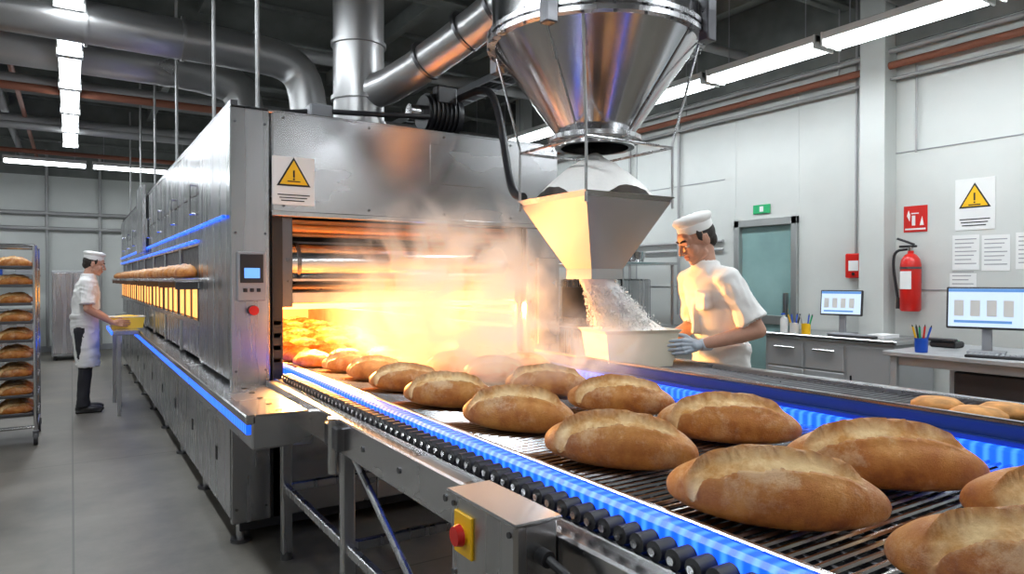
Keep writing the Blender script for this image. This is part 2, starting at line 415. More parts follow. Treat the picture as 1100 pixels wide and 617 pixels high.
def worker(name,pos,f,scale,arm,headtilt,turn,handmat,lean=.04,tr=TROUS):
    e=empty(name,(pos[0],pos[1],0),math.atan2(-f[0],f[1]),scale)
    b=B('body')
    L=lean
    b.loft([(0,0,.84,.150,.112),(0,0,.93,.170,.126),(0,.0,1.03,.162,.122),(0,.008,1.10,.158,.122),(0,L*.3,1.20,.166,.122),(0,L*.6,1.30,.180,.124),(0,L*.8,1.37,.178,.112),(0,L*.95,1.42,.160,.096),(0,L,1.455,.115,.078),(0,L,1.490,.068,.064)],CLOTH)
    b.lathe((0,L+.006,0),[(.060,1.45),(.078,1.455),(.072,1.50),(.060,1.505)],CLOTH,24,close=True)
    b.cap((0,L*.8,1.42),(0,L+.025,1.56),.054,.05,SKIN,24)
    b.box(-.014,.014,.10,.1285+L*.55,1.12,1.36,CLOTH,0)
    b.box(-.125,-.045,.09+L*.6,.1225+L*.7,1.25,1.34,CLOTH,0)
    for s in(-1,1):
        b.cap((s*.085,0,.90),(s*.095,.015,.50),.098,.068,tr);b.cap((s*.095,.015,.50),(s*.10,-.01,.13),.068,.058,tr)
        b.cyl((s*.10,-.01,.14),(s*.10,-.01,.07),.06,.064,tr)
        b.ell((s*.10,.06,.04),(.045,.13,.042),SHOE);b.ell((s*.10,-.03,.05),(.04,.055,.05),SHOE);b.box(s*.10-.042,s*.10+.042,-.08,.17,0,.03,SHOE,.008)
        sh=Vector((s*.175,L*.9,1.405));el=Vector((s*arm[0][0],arm[0][1],arm[0][2]));wr=Vector((s*arm[1][0],arm[1][1],arm[1][2]))
        b.cap((s*.07,L*.9,1.425),sh,.060,.064,CLOTH)
        d=(el-sh);a_,b_=B.frame(d);R=[]
        for t,r in((-.02,.060),(.15,.067),(.45,.066),(.70,.072),(.82,.079),(.825,.070)):
            c=sh+d*t;R.append([c+(a_*cos(2*pi*i/24)+b_*sin(2*pi*i/24))*r*(1+.05*sin(i*3+t*9)) for i in range(24)])
        b.rings(R,CLOTH)
        b.cap(sh,el,.048,.041,SKIN);b.cap(el,el.lerp(wr,.3),.041,.043,SKIN);b.cap(el.lerp(wr,.3),wr,.043,.027,SKIN)
    rs=[(0,.035,.50,.185,.115),(0,.03,.62,.182,.118),(0,.022,.80,.180,.126),(0,.010,.95,.178,.130),(0,.008,1.04,.170,.130)]
    b.loft(rs,CLOTH2);b.loft([(0,.004,1.025,.175,.136),(0,.004,1.065,.172,.133)],CLOTH2)
    fuse(b,.0075,2,{'white_cloth':.013,'apron_cloth':.012,'black_trousers':.008},parent=e)
    for s,nm in((-1,'left_hand'),(1,'right_hand')):
        q=B(nm);w=Vector((s*arm[1][0],arm[1][1],arm[1][2]))
        hand(q,w+Vector((0,.015,0)),(-s*.04,1,arm[2]),(-s,0,-.1),(0,0,1),handmat,arm[3],1.0)
        if handmat is GLOVE: q.cyl(w+Vector((s*.004,-.055,.008)),w,.036,.030,GLOVE,20)
        fuse(q,.0030,1,parent=e)
    head(e,(0,L+.062,1.612),headtilt,turn,(0,L+.004,1.47))
    return e
F=Vector((-.968,.25));WP=(3.03,2.58)
worker('bakery_worker',WP,F,1.03,((.27,-.02,1.15),(.166,.245,1.075),-.05,.18),radians(27),radians(-4),GLOVE,.10)
worker('bakery_worker',(.11,8.85),Vector((1,-.03)),1.0,((.235,.04,1.13),(.168,.27,.975),-.1,.2),radians(16),0,SKIN,.04)

# ---------------------------------------------------------------- room
XL,XR,YN,YF,ZC=-4.2,6.5,-3.5,16.5,4.5
b=B('floor');b.box(XL-.2,XR+.2,YN-.2,YF+.2,-.1,0,FLOOR);b.done()
b=B('ceiling');b.box(XL-.2,XR+.2,YN-.2,YF+.2,ZC,ZC+.1,CEIL);b.done()
b=B('wall_left');b.box(XL-.2,XL,YN,YF,0,ZC,WALL);b.done()
b=B('wall_back');b.box(XL,XR,YF,YF+.2,0,ZC,WALL);b.done()
b=B('wall_front');b.box(XL,XR,YN-.2,YN,0,ZC,WALL);b.done()
b=B('wall_right')
b.box(XR,XR+.2,YN,4.52,0,ZC,WALL);b.box(XR,XR+.2,5.34,YF,0,ZC,WALL);b.box(XR,XR+.2,4.52,5.34,2.12,ZC,WALL)
b.box(6.3,XR,3.5,3.74,0,ZC,WALL);b.box(6.3,XR,9.5,9.74,0,ZC,WALL);b.box(6.3,XR,-1.5,-1.26,0,ZC,WALL)
b.done()
b=B('trim_upper_dark_panels')
b.box(6.47,6.5,YN,YF,3.62,ZC,BEAM);b.box(XL,XR,YF-.03,YF,3.5,ZC,BEAM);b.box(XL,XL+.03,YN,YF,3.5,ZC,BEAM)
b.done()
b=B('trim_wall_panel_joints')
for z in (1.35,2.62,3.3): b.box(6.492,6.5,YN,3.5,z,z+.008,GREY,0);b.box(6.492,6.5,5.5,YF,z,z+.008,GREY,0)
for y in (0.2,1.5,2.3,7,8.4): b.box(6.492,6.5,y,y+.008,0,3.3,GREY,0)
b.done()
b=B('baseboard_right');b.box(6.47,6.5,YN,3.5,0,.12,GREY);b.box(6.47,6.5,5.5,YF,0,.12,GREY);b.done()
b=B('baseboard_back');b.box(XL,XR,YF-.03,YF,0,.12,GREY);b.done()
b=B('door_1')
FR=mat('door_frame_alu',(.45,.47,.46),.35,.7)
b.box(6.46,6.56,4.52,4.59,0,2.12,FR);b.box(6.46,6.56,5.27,5.34,0,2.12,FR);b.box(6.46,6.56,4.52,5.34,2.04,2.12,FR)
b.box(6.52,6.55,4.59,5.27,0.02,2.04,GLASS);b.box(6.5,6.56,4.59,5.27,.95,1.05,FR);b.box(6.44,6.5,4.64,4.67,1.0,1.3,STEEL)
b.done()
b=B('ceiling_beams')
for y in range(-2,17,2): 
    b.box(XL,XR,y-.09,y+.09,4.1,4.13,BEAM);b.box(XL,XR,y-.015,y+.015,4.1,4.5,BEAM);b.box(XL,XR,y-.09,y+.09,4.46,4.5,BEAM)
for x in (-2.5,-.9,1.2,3.2,4.4,5.9):
    b.box(x-.05,x+.05,YN,YF,4.28,4.46,BEAM)
b.done()
b=B('ceiling_pipes')
for x,z,r,m in ((6.38,3.42,.035,PIPER),(6.38,3.55,.025,PIPEG),(6.4,3.3,.015,PIPEG),(4.6,3.95,.05,PIPEG),(3.6,3.9,.04,PIPER),(-.8,3.9,.05,PIPEG),(-.55,3.8,.03,PIPER)):
    b.cyl((x,YN,z),(x,YF,z),r,r,m,12)
for y,z,r,m in ((9.0,3.5,.045,PIPER),(9.3,3.65,.06,PIPEG),(11,3.45,.05,PIPEG),(12.2,3.75,.08,PIPEG),(12.8,3.4,.035,PIPER),(7.6,3.9,.07,PIPEG),(5.2,3.98,.05,PIPEG),(3.4,4.0,.06,DUCT)):
    b.cyl((XL,y,z),(XR,y,z),r,r,m,12)
for z in (2.45,2.75): b.cyl((XL,16.4,z),(XR,16.4,z),.04,.04,PIPEG,12)
for x in (-3,-1.6,-.4,.5,3,4.5): b.cyl((x,16.4,.1),(x,16.4,4),.03,.03,PIPEG,10)
for y in range(-2,17,2):
    for x,z in ((6.38,3.42),(4.6,3.95),(3.6,3.9),(-.8,3.9)): b.cyl((x,y,z),(x,y,4.3),.008,.008,PIPEG,6)
b.done()
b=B('cable_tray')
for x in (4.05,4.35): b.box(x-.01,x+.01,YN,YF,3.72,3.8,GREY)
for i in range(66): b.box(4.05,4.35,-3.4+i*.3,-3.37+i*.3,3.72,3.735,GREY,0)
for k in range(4): b.cyl((4.1+k*.06,YN,3.755),(4.1+k*.06,YF,3.755),.015,.015,BLACK,8)
for y in range(-2,17,2):
    for x in(4.05,4.35): b.cyl((x,y,3.8),(x,y,4.2),.006,.006,GREY,6)
b.done()

# ---------------------------------------------------------------- lamps
def lamp(x,y,z=3.4,ax='Y',e=12,L=1.2,wd=1.):
    b=B('fluorescent_ceiling_lamp')
    R=Matrix.Translation((x,y,z))@(Matrix.Identity(4) if ax=='Y' else Matrix.Rotation(pi/2,4,'Z'))
    b.M=R;h=L/2-.015
    b.box(-.09*wd,.09*wd,-h,h,.02,.08,WHITEP);b.box(-.1*wd,.1*wd,-h,-h+.02,-.035,.08,WHITEP);b.box(-.1*wd,.1*wd,h-.02,h,-.035,.08,WHITEP)
    for dx in(-.045*wd,.045*wd): b.cyl((dx,-h+.02,-.01),(dx,h-.02,-.01),.022*wd,.022*wd,TUBE,12)
    for dy in(-h*.7,h*.7): b.cyl((0,dy,.08),(0,dy,ZC-z),.005,.005,GREY,6)
    o=b.done()
    area('tube_light',(x,y,z-.04),(0,0,0 if ax=='Y' else pi/2),.16*wd,L-.08,e,(.90,.955,1.),o)
    return o
for i in range(9): lamp(0,1.0+i*1.22+.6)
for i in range(8): lamp(5.33,-.2+i*1.22+.6,wd=1.35)
for y in (-2.2,-.9,.4,1.7,3.0): lamp(3.1,y)  # unseen row, added to brighten the steam, flour and worker
for y in (-1.5,): lamp(0,y)
for x in (-1.6,-.35,.9,2.15,3.4): lamp(x,14,ax='X')
for y in (1,4,7,10,13): lamp(-2.8,y,e=15)  # unseen row, filled out with added lamps to brighten the left background

# ---------------------------------------------------------------- oven
o=B('industrial_tunnel_oven')
OX0,OX1,OY0,OY1,OT=.72,2.9,3.93,13.5,2.39
o.box(OX0+.02,OX1-.02,OY0+.3,OY1,1.68,OT-.03,GAP)
o.box(OX0+.22,1.0,OY0+.02,OY1,.12,1.8,GAP)
o.box(OX0+.03,1.0,OY0+.03,5.0,.12,1.9,GAP)
o.box(2.62,OX1-.01,OY0+.03,OY1,.12,1.9,GAP)
o.box(OX0+.02,OX1-.02,OY0+.02,OY1,.12,.78,GAP)
o.box(.935,OX1,OY0,OY0+.3,1.81,OT,STEEL_H,.012)
o.box(.935,OX1,OY0-.012,OY0+.01,1.80,1.83,STEEL_P)
o.box(OX0,.925,OY0,OY0+.04,.86,OT,STEEL,.006)
o.box(OX0,.925,OY0,OY0+.04,.12,.70,STEEL,.006)
o.box(.93,1.0,OY0+.03,OY0+.08,.12,1.8,STEEL_D)
for z in (.98,1.05,1.12,1.19): o.box(.945,.99,OY0+.02,OY0+.03,z,z+.03,BLACK)
o.box(OX0-.001,OX0+.03,OY0+.002,4.45,.9,OT,STEEL,.005)
o.box(OX0-.001,OX0+.03,4.456,5.02,.9,OT,STEEL,.005)
o.box(2.62,OX1,OY0-.02,OY0+.05,.12,1.8,STEEL,.008)
o.box(2.7,2.86,OY0-.04,OY0-.01,1.0,1.6,STEEL_H,.006)
for z in(1.05,1.3,1.55): o.cyl((2.66,OY0-.03,z),(2.66,OY0-.02,z),.012,.012,BLACK,10)
for x0,x1 in((1.0,1.55),(1.555,2.1),(2.105,2.62)):
    o.box(x0,x1,OY0+.01,OY0+.04,.12,.72,STEEL_H,.006)
o.box(1.0,2.62,OY0-.06,OY0+.1,.72,.86,STEEL_D,.006)
o.box(1.0,2.62,4.25,4.3,1.3,1.82,STEEL_D)
o.cyl((1.0,4.08,1.745),(2.62,4.08,1.745),.028,.028,COPPER,14)
o.box(1.0,2.62,4.1,4.14,1.70,1.8,COPPER)
o.cyl((1.0,4.12,1.545),(2.62,4.12,1.545),.115,.115,STEEL_P,40)
for x in(1.03,1.10,2.5,2.59): o.cyl((x,4.12,1.545),(x+.02,4.12,1.545),.122,.122,STEEL_D,40)
o.box(1.0,2.62,4.0,4.25,1.435,1.455,STEEL_H)
o.cyl((1.0,4.03,1.40),(2.62,4.03,1.40),.016,.016,COPPER,12)
o.box(1.0,2.62,3.99,4.03,1.31,1.375,STEEL_H)
for x in(1.03,2.59): o.box(x-.03,x+.03,3.97,4.27,1.29,1.8,STEEL_D)
o.box(1.0,2.62,4.04,4.08,1.275,1.30,HEAT)
o.box(1.0,2.62,4.03,9.0,1.32,1.35,HOTWALL)
o.box(.99,1.01,4.0,9.0,.8,1.32,HOTWALL);o.box(2.6,2.62,4.0,9.0,.8,1.32,HOTWALL)
o.box(1.0,2.62,9.0,9.05,.8,1.32,HEATW)
o.box(1.0,2.62,4.0,9.0,.78,.84,HOTWALL)
for i in range(9):
    y=4.35+i*.5
    o.cyl((1.02,y,1.29),(2.6,y,1.29),.013,.013,HEAT,10)
for z in(1.02,1.12):
    o.cyl((2.585,4.05,z+.1),(2.585,9,z+.1),.01,.01,HEAT,8)
ys=[5.02+i*1.06 for i in range(9)]
for i,y in enumerate(ys[:-1]):
    y1=ys[i+1]-.006
    o.box(OX0,OX0+.03,y+.003,y1,1.68,2.02,STEEL,.005)
    o.box(OX0,OX0+.03,y+.003,y1,2.026,OT-.02,STEEL,.005)
    o.box(OX0+.02,OX0+.05,y+.003,y1,.9,1.13,STEEL,.005)
    for k in range(3):
        a=y+.06+k*.33
        o.box(OX0+.005,OX0+.02,a,a+.28,1.18,1.38,HEATW)
        o.box(OX0-.004,OX0+.02,a-.03,a-.01,1.14,1.41,STEEL_D)
    o.box(OX0+.01,OX0+.05,y-.02,y+.02,.88,1.7,STEEL,.006)
    o.cyl((OX0-.03,y+.2,1.9),(OX0-.03,y+.2,2.1),.01,.01,STEEL_P,8)
    for z in(1.9,2.1):o.cyl((OX0-.03,y+.2,z),(OX0,y+.2,z),.008,.008,STEEL_P,8)
o.box(OX0-.005,.95,5.02,OY1,1.13,1.17,STEEL_H)
o.box(OX0-.005,.75,5.02,OY1,1.385,1.43,STEEL_H,.006)
o.box(OX0-.15,.95,5.02,OY1,1.43,1.455,STEEL_H,.006)
o.box(OX0+.03,OX0+.06,5.02,OY1,1.455,1.68,STEEL_D,.004)
for i in range(9): o.box(OX0-.14,OX0,5.05+i*1.04,5.07+i*1.04,1.38,1.43,STEEL_D,.002)
ys2=[3.935+i*.96 for i in range(11)]
for i in range(10):
    o.box(OX0,OX0+.03,ys2[i]+.003,min(ys2[i+1],OY1)-.004,.14,.7,STEEL,.005)
    o.box(OX0-.004,OX0,ys2[i]+.43,ys2[i]+.47,.38,.46,BLACK,.002)
o.box(OX0+.05,OX1-.05,OY0+.05,OY1,.06,.13,BLACK)
for i in range(9):
    for x in(OX0+.06,OX1-.08):
        y=OY0+.08+i*1.15
        o.cyl((x,y,0),(x,y,.02),.055,.055,STEEL_D,16);o.cyl((x,y,.02),(x,y,.14),.022,.022,STEEL_P,12)
o.box(OX0,OX1,OY0,OY1,OT-.02,OT,STEEL_H,.005)
o.box(.74,.78,OY0+.1,OY1,OT,OT+.05,STEEL_D)
for x,y in((1.2,4.7),(.95,6.4),(.9,8.3)): o.box(x,x+.35,y,y+.45,OT,OT+.17,STEEL_D,.01)
for i in range(5): o.cyl((.8,4.9+i*1.9,OT),(.8,4.9+i*1.9,4.1),.012,.012,PIPEG,8)
o.box(.66,.7,8.6,9.4,1.75,2.5,STEEL)
o.cyl((.9,4.1,OT),(.9,4.1,4.1),.012,.012,PIPEG,8)
o.box(OX0-.020,OX0-.004,4.05,13.3,1.787,1.803,LED,.002)
o.box(OX0-.020,OX0-.004,5.05,13.3,1.70,1.715,LED,.002)
o.box(.64,.9,3.05,OY1-.2,.72,.87,STEEL_H,.008)
o.box(.9,1.0,3.05,3.9,.80,.865,STEEL_H,.008)
o.box(.622,.642,3.07,OY1-.3,.785,.828,LED,.002)
o.box(.615,.66,3.05,OY1-.2,.83,.872,STEEL_P,.006)
for i in range(5): o.cyl((.77,3.12+i*.18,.868),(.77,3.12+i*.18,.874),.015,.015,STEEL_D,12)
yf=OY0
o.box(.75,.90,yf-.02,yf,1.33,1.60,GREY,.006)
o.box(.765,.885,yf-.026,yf-.018,1.43,1.585,BLACK,.002)
o.box(.785,.865,yf-.03,yf-.024,1.455,1.51,LCD,.001)
for k in range(3): o.box(.78+k*.035,.80+k*.035,yf-.027,yf-.018,1.38,1.40,BLACK,.002)
o.cyl((.83,yf-.0,1.28),(.83,yf-.02,1.28),.028,.028,STEEL_D,20);o.cyl((.83,yf-.02,1.28),(.83,yf-.05,1.28),.022,.026,RED,20)
for z in(.95,1.7,2.3,.2,.62):
    for x in(.745,.9): o.cyl((x,yf-.004,z),(x,yf+.004,z),.007,.007,STEEL_D,8)
for x in (1.0,1.5,2.0,2.5,2.85): 
    for z in(1.86,2.35): o.cyl((x,yf-.004,z),(x,yf+.004,z),.008,.008,STEEL_D,8)
o.box(1.9,2.3,yf-.006,yf,2.05,2.3,STEEL_H,.003)
OV=o.done()
for i,y in enumerate((4.15,4.9,5.8,6.8,7.9)):
    l=area('oven_heater_light',(1.8,y,1.255),(radians(-76) if i==0 else 0,0,0),1.45,.10 if i==0 else .35,(170,42,36,30,30)[i],(1,.42,.10),OV)
    if i==0: l.data.spread=radians(105)
l=area('oven_heater_light',(1.8,4.10,1.268),(radians(-25),0,0),1.45,.06,45,(1,.44,.12),OV);l.data.spread=radians(130)

def warning(name,M,w,h):
    b=B(name);b.M=M
    b.box(-w/2,w/2,-.006,0,-h/2,h/2,PAPER,.002)
    def tri(s,y,t,m,cz):
        b.prism([(-s,y,cz-s*.6),(s,y,cz-s*.6),(0,y,cz+s*1.13)],t,m)
    cz=h*.10
    tri(w*.40,-.006,.002,BLACK,cz);tri(w*.33,-.008,.002,YELLOW,cz)
    b.box(-w*.02,w*.02,-.012,-.010,cz-h*.03,cz+h*.12,BLACK,0);b.ell((0,-.011,cz-h*.065),(w*.025,.002,w*.025),BLACK,8,6)
    b.box(-w*.15,w*.15,-.012,-.010,cz-h*.12,cz-h*.10,BLACK,0)
    for k in range(3): b.box(-w*.38+k*.01,w*.38-k*.015,-.008,-.006,-h*.30-k*h*.06,-h*.28-k*h*.06,BLACK,0)
    return b.done()
warning('warning_sign',Matrix.Translation((1.055,3.93,2.0)),.235,.27)
RW=lambda y,z:Matrix.Translation((6.5,y,z))@Matrix.Rotation(-pi/2,4,'Z')
warning('warning_sign',RW(2.83,2.09),.31,.44)

d=B('exhaust_duct_left')
d.tube([(XL+.02,6,3.36),(-2,6,3.36),(1.2,6,3.34),(1.62,6,3.3),(1.75,6,3.05),(1.75,6,2.39)],.155,DUCT,28,2)
for x in(-3,-1.8,-.6,.1,.75,1.3): d.cyl((x-.012,6,3.345),(x+.012,6,3.345),.172,.172,DUCT,28)
for z in(2.42,2.8): d.cyl((1.75,6,z),(1.75,6,z+.03),.175,.175,DUCT,28)
d.tube([(XL+.02,8.2,3.72),(.2,8.2,3.72),(1.4,8.2,3.7),(1.7,8.2,3.5),(1.7,8.2,2.39)],.2,DUCT,28,2)
d.done()
d=B('exhaust_duct')
d.cyl((1.61,4.4,2.37),(1.61,4.4,4.5),.165,.165,DUCT,36)
d.box(1.38,1.86,4.17,4.66,2.38,2.43,STEEL_D,.01)
for z in(2.46,2.62,2.98,3.35,3.8): d.cyl((1.61,4.4,z),(1.61,4.4,z+.025),.18,.18,DUCT,36)
d.tube([(1.64,4.35,2.66),(1.78,4.12,2.72),(2.0,3.6,2.92),(2.12,3.3,3.06),(2.2,3.0,3.3),(2.2,2.95,3.7)],.11,DUCT,28,1)
for t in(.25,.6,.85):
    p=Vector((1.78,4.12,2.72)).lerp(Vector((2.12,3.3,3.06)),t);q=p+Vector((.34,-.82,.34)).normalized()*.02
    d.cyl(p,q,.128,.128,STEEL_D,28)
d.done()
d=B('blower_motor')
d.box(1.95,2.3,4.1,4.4,2.38,2.43,STEEL_D)
d.cyl((2.0,4.25,2.57),(2.26,4.25,2.57),.12,.12,BLACK,28)
for k in range(7): d.cyl((2.02+k*.032,4.25,2.57),(2.032+k*.032,4.25,2.57),.135,.135,BLACK,28)
d.box(2.05,2.2,4.12,4.2,2.62,2.74,BLACK,.01);d.cyl((1.9,4.25,2.57),(2.0,4.25,2.57),.05,.05,STEEL_P,16)
d.box(2.05,2.1,4.2,4.3,2.42,2.5,BLACK);d.box(2.18,2.23,4.2,4.3,2.42,2.5,BLACK)
d.tube([(2.2,4.1,2.66),(2.28,3.85,2.70),(2.27,3.7,2.5),(2.2,3.5,2.15),(2.08,3.25,1.93),(2.0,3.02,1.88)],.024,BLACK,12,2)
d.box(1.2,1.34,4.1,4.3,2.38,2.5,GREY,.01)
d.tube([(1.05,4.2,2.44),(1.3,4.15,2.47),(1.5,4.0,2.45),(1.95,4.05,2.5)],.016,BLACK,10,1)
d.done()

# ---------------------------------------------------------------- hopper
HX,HY=2.235,2.72
h=B('flour_hopper')
c=(HX,HY,0)
h.lathe(c,[(.20,2.11),(.20,2.16),(.19,2.17),(.50,2.60),(.52,2.62),(.52,3.20),(.54,3.20),(.54,3.24),(.50,3.24),(.50,2.65),(.17,2.17),(.17,2.11),(.20,2.11)],STEEL_P,64)
for z,r in((2.605,.545),(2.64,.545),(2.90,.53),(2.14,.235)): h.lathe(c,[(r-.04,z),(r,z),(r,z+.022),(r-.04,z+.022)],STEEL,64)
h.lathe(c,[(.5,3.24),(.3,3.38),(.12,3.5),(.12,4.5)],STEEL_P,40)
for k in range(24):
    a=2*pi*k/24;h.cyl((HX+.535*cos(a),HY+.535*sin(a),2.595),(HX+.535*cos(a),HY+.535*sin(a),2.67),.008,.008,STEEL_D,6)
for a in (radians(205),radians(290),radians(20),radians(110)):
    h.cyl((HX+.195*cos(a),HY+.195*sin(a),2.17),(HX+.502*cos(a),HY+.502*sin(a),2.60),.005,.005,STEEL,6)
for a in(radians(30),radians(120),radians(210),radians(300)):
    x,y=HX+.56*cos(a),HY+.56*sin(a)
    h.box(x-.03,x+.03,y-.03,y+.03,2.56,2.76,STEEL_D,.005);h.cyl((x,y,2.7),(x,y,4.5),.014,.014,STEEL,10)
S=.27;ZR=1.835
h.shell(c,.10,.10,1.50,S,S,ZR,.006,STEEL_C)
h.shell(c,S-.002,S-.002,ZR-.005,S+.012,S+.012,ZR+.02,.014,STEEL_P)
h.shell(c,.10,.10,1.45,.10,.10,1.505,.006,STEEL_C)
for sx in(-1,1):
    for sy in(-1,1):
        h.cyl((HX+sx*.272,HY+sy*.272,1.80),(HX+sx*.272,HY+sy*.272,2.12),.007,.007,STEEL,8)
        h.cyl((HX+sx*.272,HY+sy*.272,2.12),(HX+sx*.36,HY+sy*.36,2.60),.007,.007,STEEL,8)
    h.cyl((HX+sx*.272,HY-.272,2.10),(HX+sx*.272,HY+.272,2.10),.007,.007,STEEL,8)
    h.cyl((HX-.272,HY+sx*.272,2.10),(HX+.272,HY+sx*.272,2.10),.007,.007,STEEL,8)
h.box(HX+.28,HX+.31,HY-.06,HY+.06,1.7,1.82,GREY)
H=h.done()
def heap(name,cx,cy,z0,a,bb,hh,parent=None,n=36,M=None,pw=1.1):
    vs=[];fs=[]
    for i in range(n+1):
        for j in range(n+1):
            u=-1+2*i/n;v=-1+2*j/n;r=min(1,sqrt(u*u+v*v)/1.15)
            r=sqrt(r*r+.01)
            z=z0+hh*max(0,1-r)**pw+.012*noise.noise(Vector((u*4,v*4,z0)))+.005*noise.noise(Vector((u*14,v*14,z0)))
            vs.append((cx+u*a,cy+v*bb,z))
    for i in range(n):
        for j in range(n): fs.append([i*(n+1)+j,(i+1)*(n+1)+j,(i+1)*(n+1)+j+1,i*(n+1)+j+1])
    q=B(name);q.M=M;q.add(vs,fs,FLOUR);return q.done(parent,180)
heap('flour_heap',HX,HY,ZR+.012,.262,.262,.26,H,pw=.78)
# ---------------------------------------------------------------- conveyor
cv=B('bread_conveyor')
BY0,BY1,BZ=-1.2,3.92,.937
cv.box(.89,.948,BY0,3.9,.76,.895,STEEL_H,.006)
cv.box(.948,1.03,BY0,3.9,.86,.895,STEEL_D,.004)
n=int((3.85-BY0)/.05)
for i in range(n):
    y=BY0+.03+i*.05
    cv.cyl((.956,y,.917),(1.002,y,.917),.0205,.0205,RUBBER,14);cv.cyl((.948,y,.917),(.956,y,.917),.009,.009,STEEL_P,8)
cv.box(.935,.950,BY0,3.9,.89,.905,STEEL_P,.003)
cv.box(1.010,1.058,BY0,5.6,.905,.955,LED,.010)
cv.box(1.058,1.074,BY0,3.9,.90,.958,STEEL_H,.003)
cv.box(1.07,2.19,BY0,9,.84,.895,GAP)
y=BY0
while y<6.0:
    cv.cyl((1.072,y,BZ-.006),(2.195,y,BZ-.006),.0058,.0058,STEEL_P,6,False);y+=.029
for k in range(15):
    x=1.09+k*.077
    cv.box(x-.005,x+.005,BY0,8.9,BZ-.028,BZ-.01,STEEL_D,.001)
cv.box(2.2,2.238,BY0,3.9,.90,.975,LED,.008)
cv.box(2.24,2.26,BY0,3.9,.80,.99,BLUEP,.003)
cv.box(2.26,2.30,BY0,3.3,.85,1.03,BLUEP,.005)
for k in range(int((3.3-BY0)/.03)):
    y=BY0+k*.03
    cv.cyl((2.3,y,.994),(2.74,y,.994),.006,.006,STEEL_D,6,False)
cv.box(2.3,2.74,BY0,3.3,.94,.98,GAP);cv.box(2.74,2.785,BY0,3.3,.86,1.02,STEEL_H,.006)
cv.box(2.26,2.285,BY0,3.3,1.03,1.045,STEEL_P,.004)
for y in(-.9,.9,2.66,3.6):
    for x in(.905,2.2,2.72):
        cv.box(x,x+.05,y,y+.05,.03,.8 if x<1 else .86,STEEL,.005);cv.cyl((x+.025,y+.025,0),(x+.025,y+.025,.04),.03,.03,STEEL_D,12)
    cv.box(.93,2.75,y+.01,y+.04,.35,.39,STEEL,.004);cv.box(.93,2.75,y+.01,y+.04,.78,.82,STEEL,.004)
cv.box(.915,.945,-.9,3.6,.35,.39,STEEL,.004);cv.box(2.215,2.245,-.9,3.6,.35,.39,STEEL,.004)
cv.cyl((.93,2.6,.75),(.93,1.9,.38),.014,.014,STEEL,10)
cv.cyl((.875,2.68,.90),(.875,2.68,.68),.024,.024,STEEL_P,14);cv.box(.86,.9,2.6,2.76,.78,.87,STEEL_D)
for k in range(14): cv.cyl((.886,BY0+.3+k*.33,.83),(.892,BY0+.3+k*.33,.83),.011,.011,STEEL_D,8)
cv.box(1.2,1.5,1.0,3.4,.60,.76,STEEL_D);cv.cyl((1.5,2.2,.55),(1.85,2.2,.55),.1,.1,STEEL_D,20)
CV=cv.done()
cb=B('emergency_stop_box')
cb.box(.775,.888,1.20,1.49,.72,.935,STEEL,.008);cb.box(.768,.892,1.19,1.5,.93,.94,STEEL_P,.004)
cb.box(.768,.776,1.375,1.46,.80,.90,YELLOW,.003)
cb.cyl((.77,1.418,.85),(.760,1.418,.85),.022,.022,YELLOW,20);cb.cyl((.762,1.418,.85),(.746,1.418,.85),.026,.022,RED,24)
for y in(1.22,1.47):
    for z in(.745,.91): cb.cyl((.77,y,z),(.776,y,z),.007,.007,STEEL_D,8)
cb.cyl((.84,1.2,.86),(.84,1.17,.86),.018,.018,BLACK,14);cb.tube([(.84,1.17,.86),(.85,1.1,.84),(.88,1.05,.76),(.92,1.0,.7)],.01,BLACK,10,2)
cb.done()

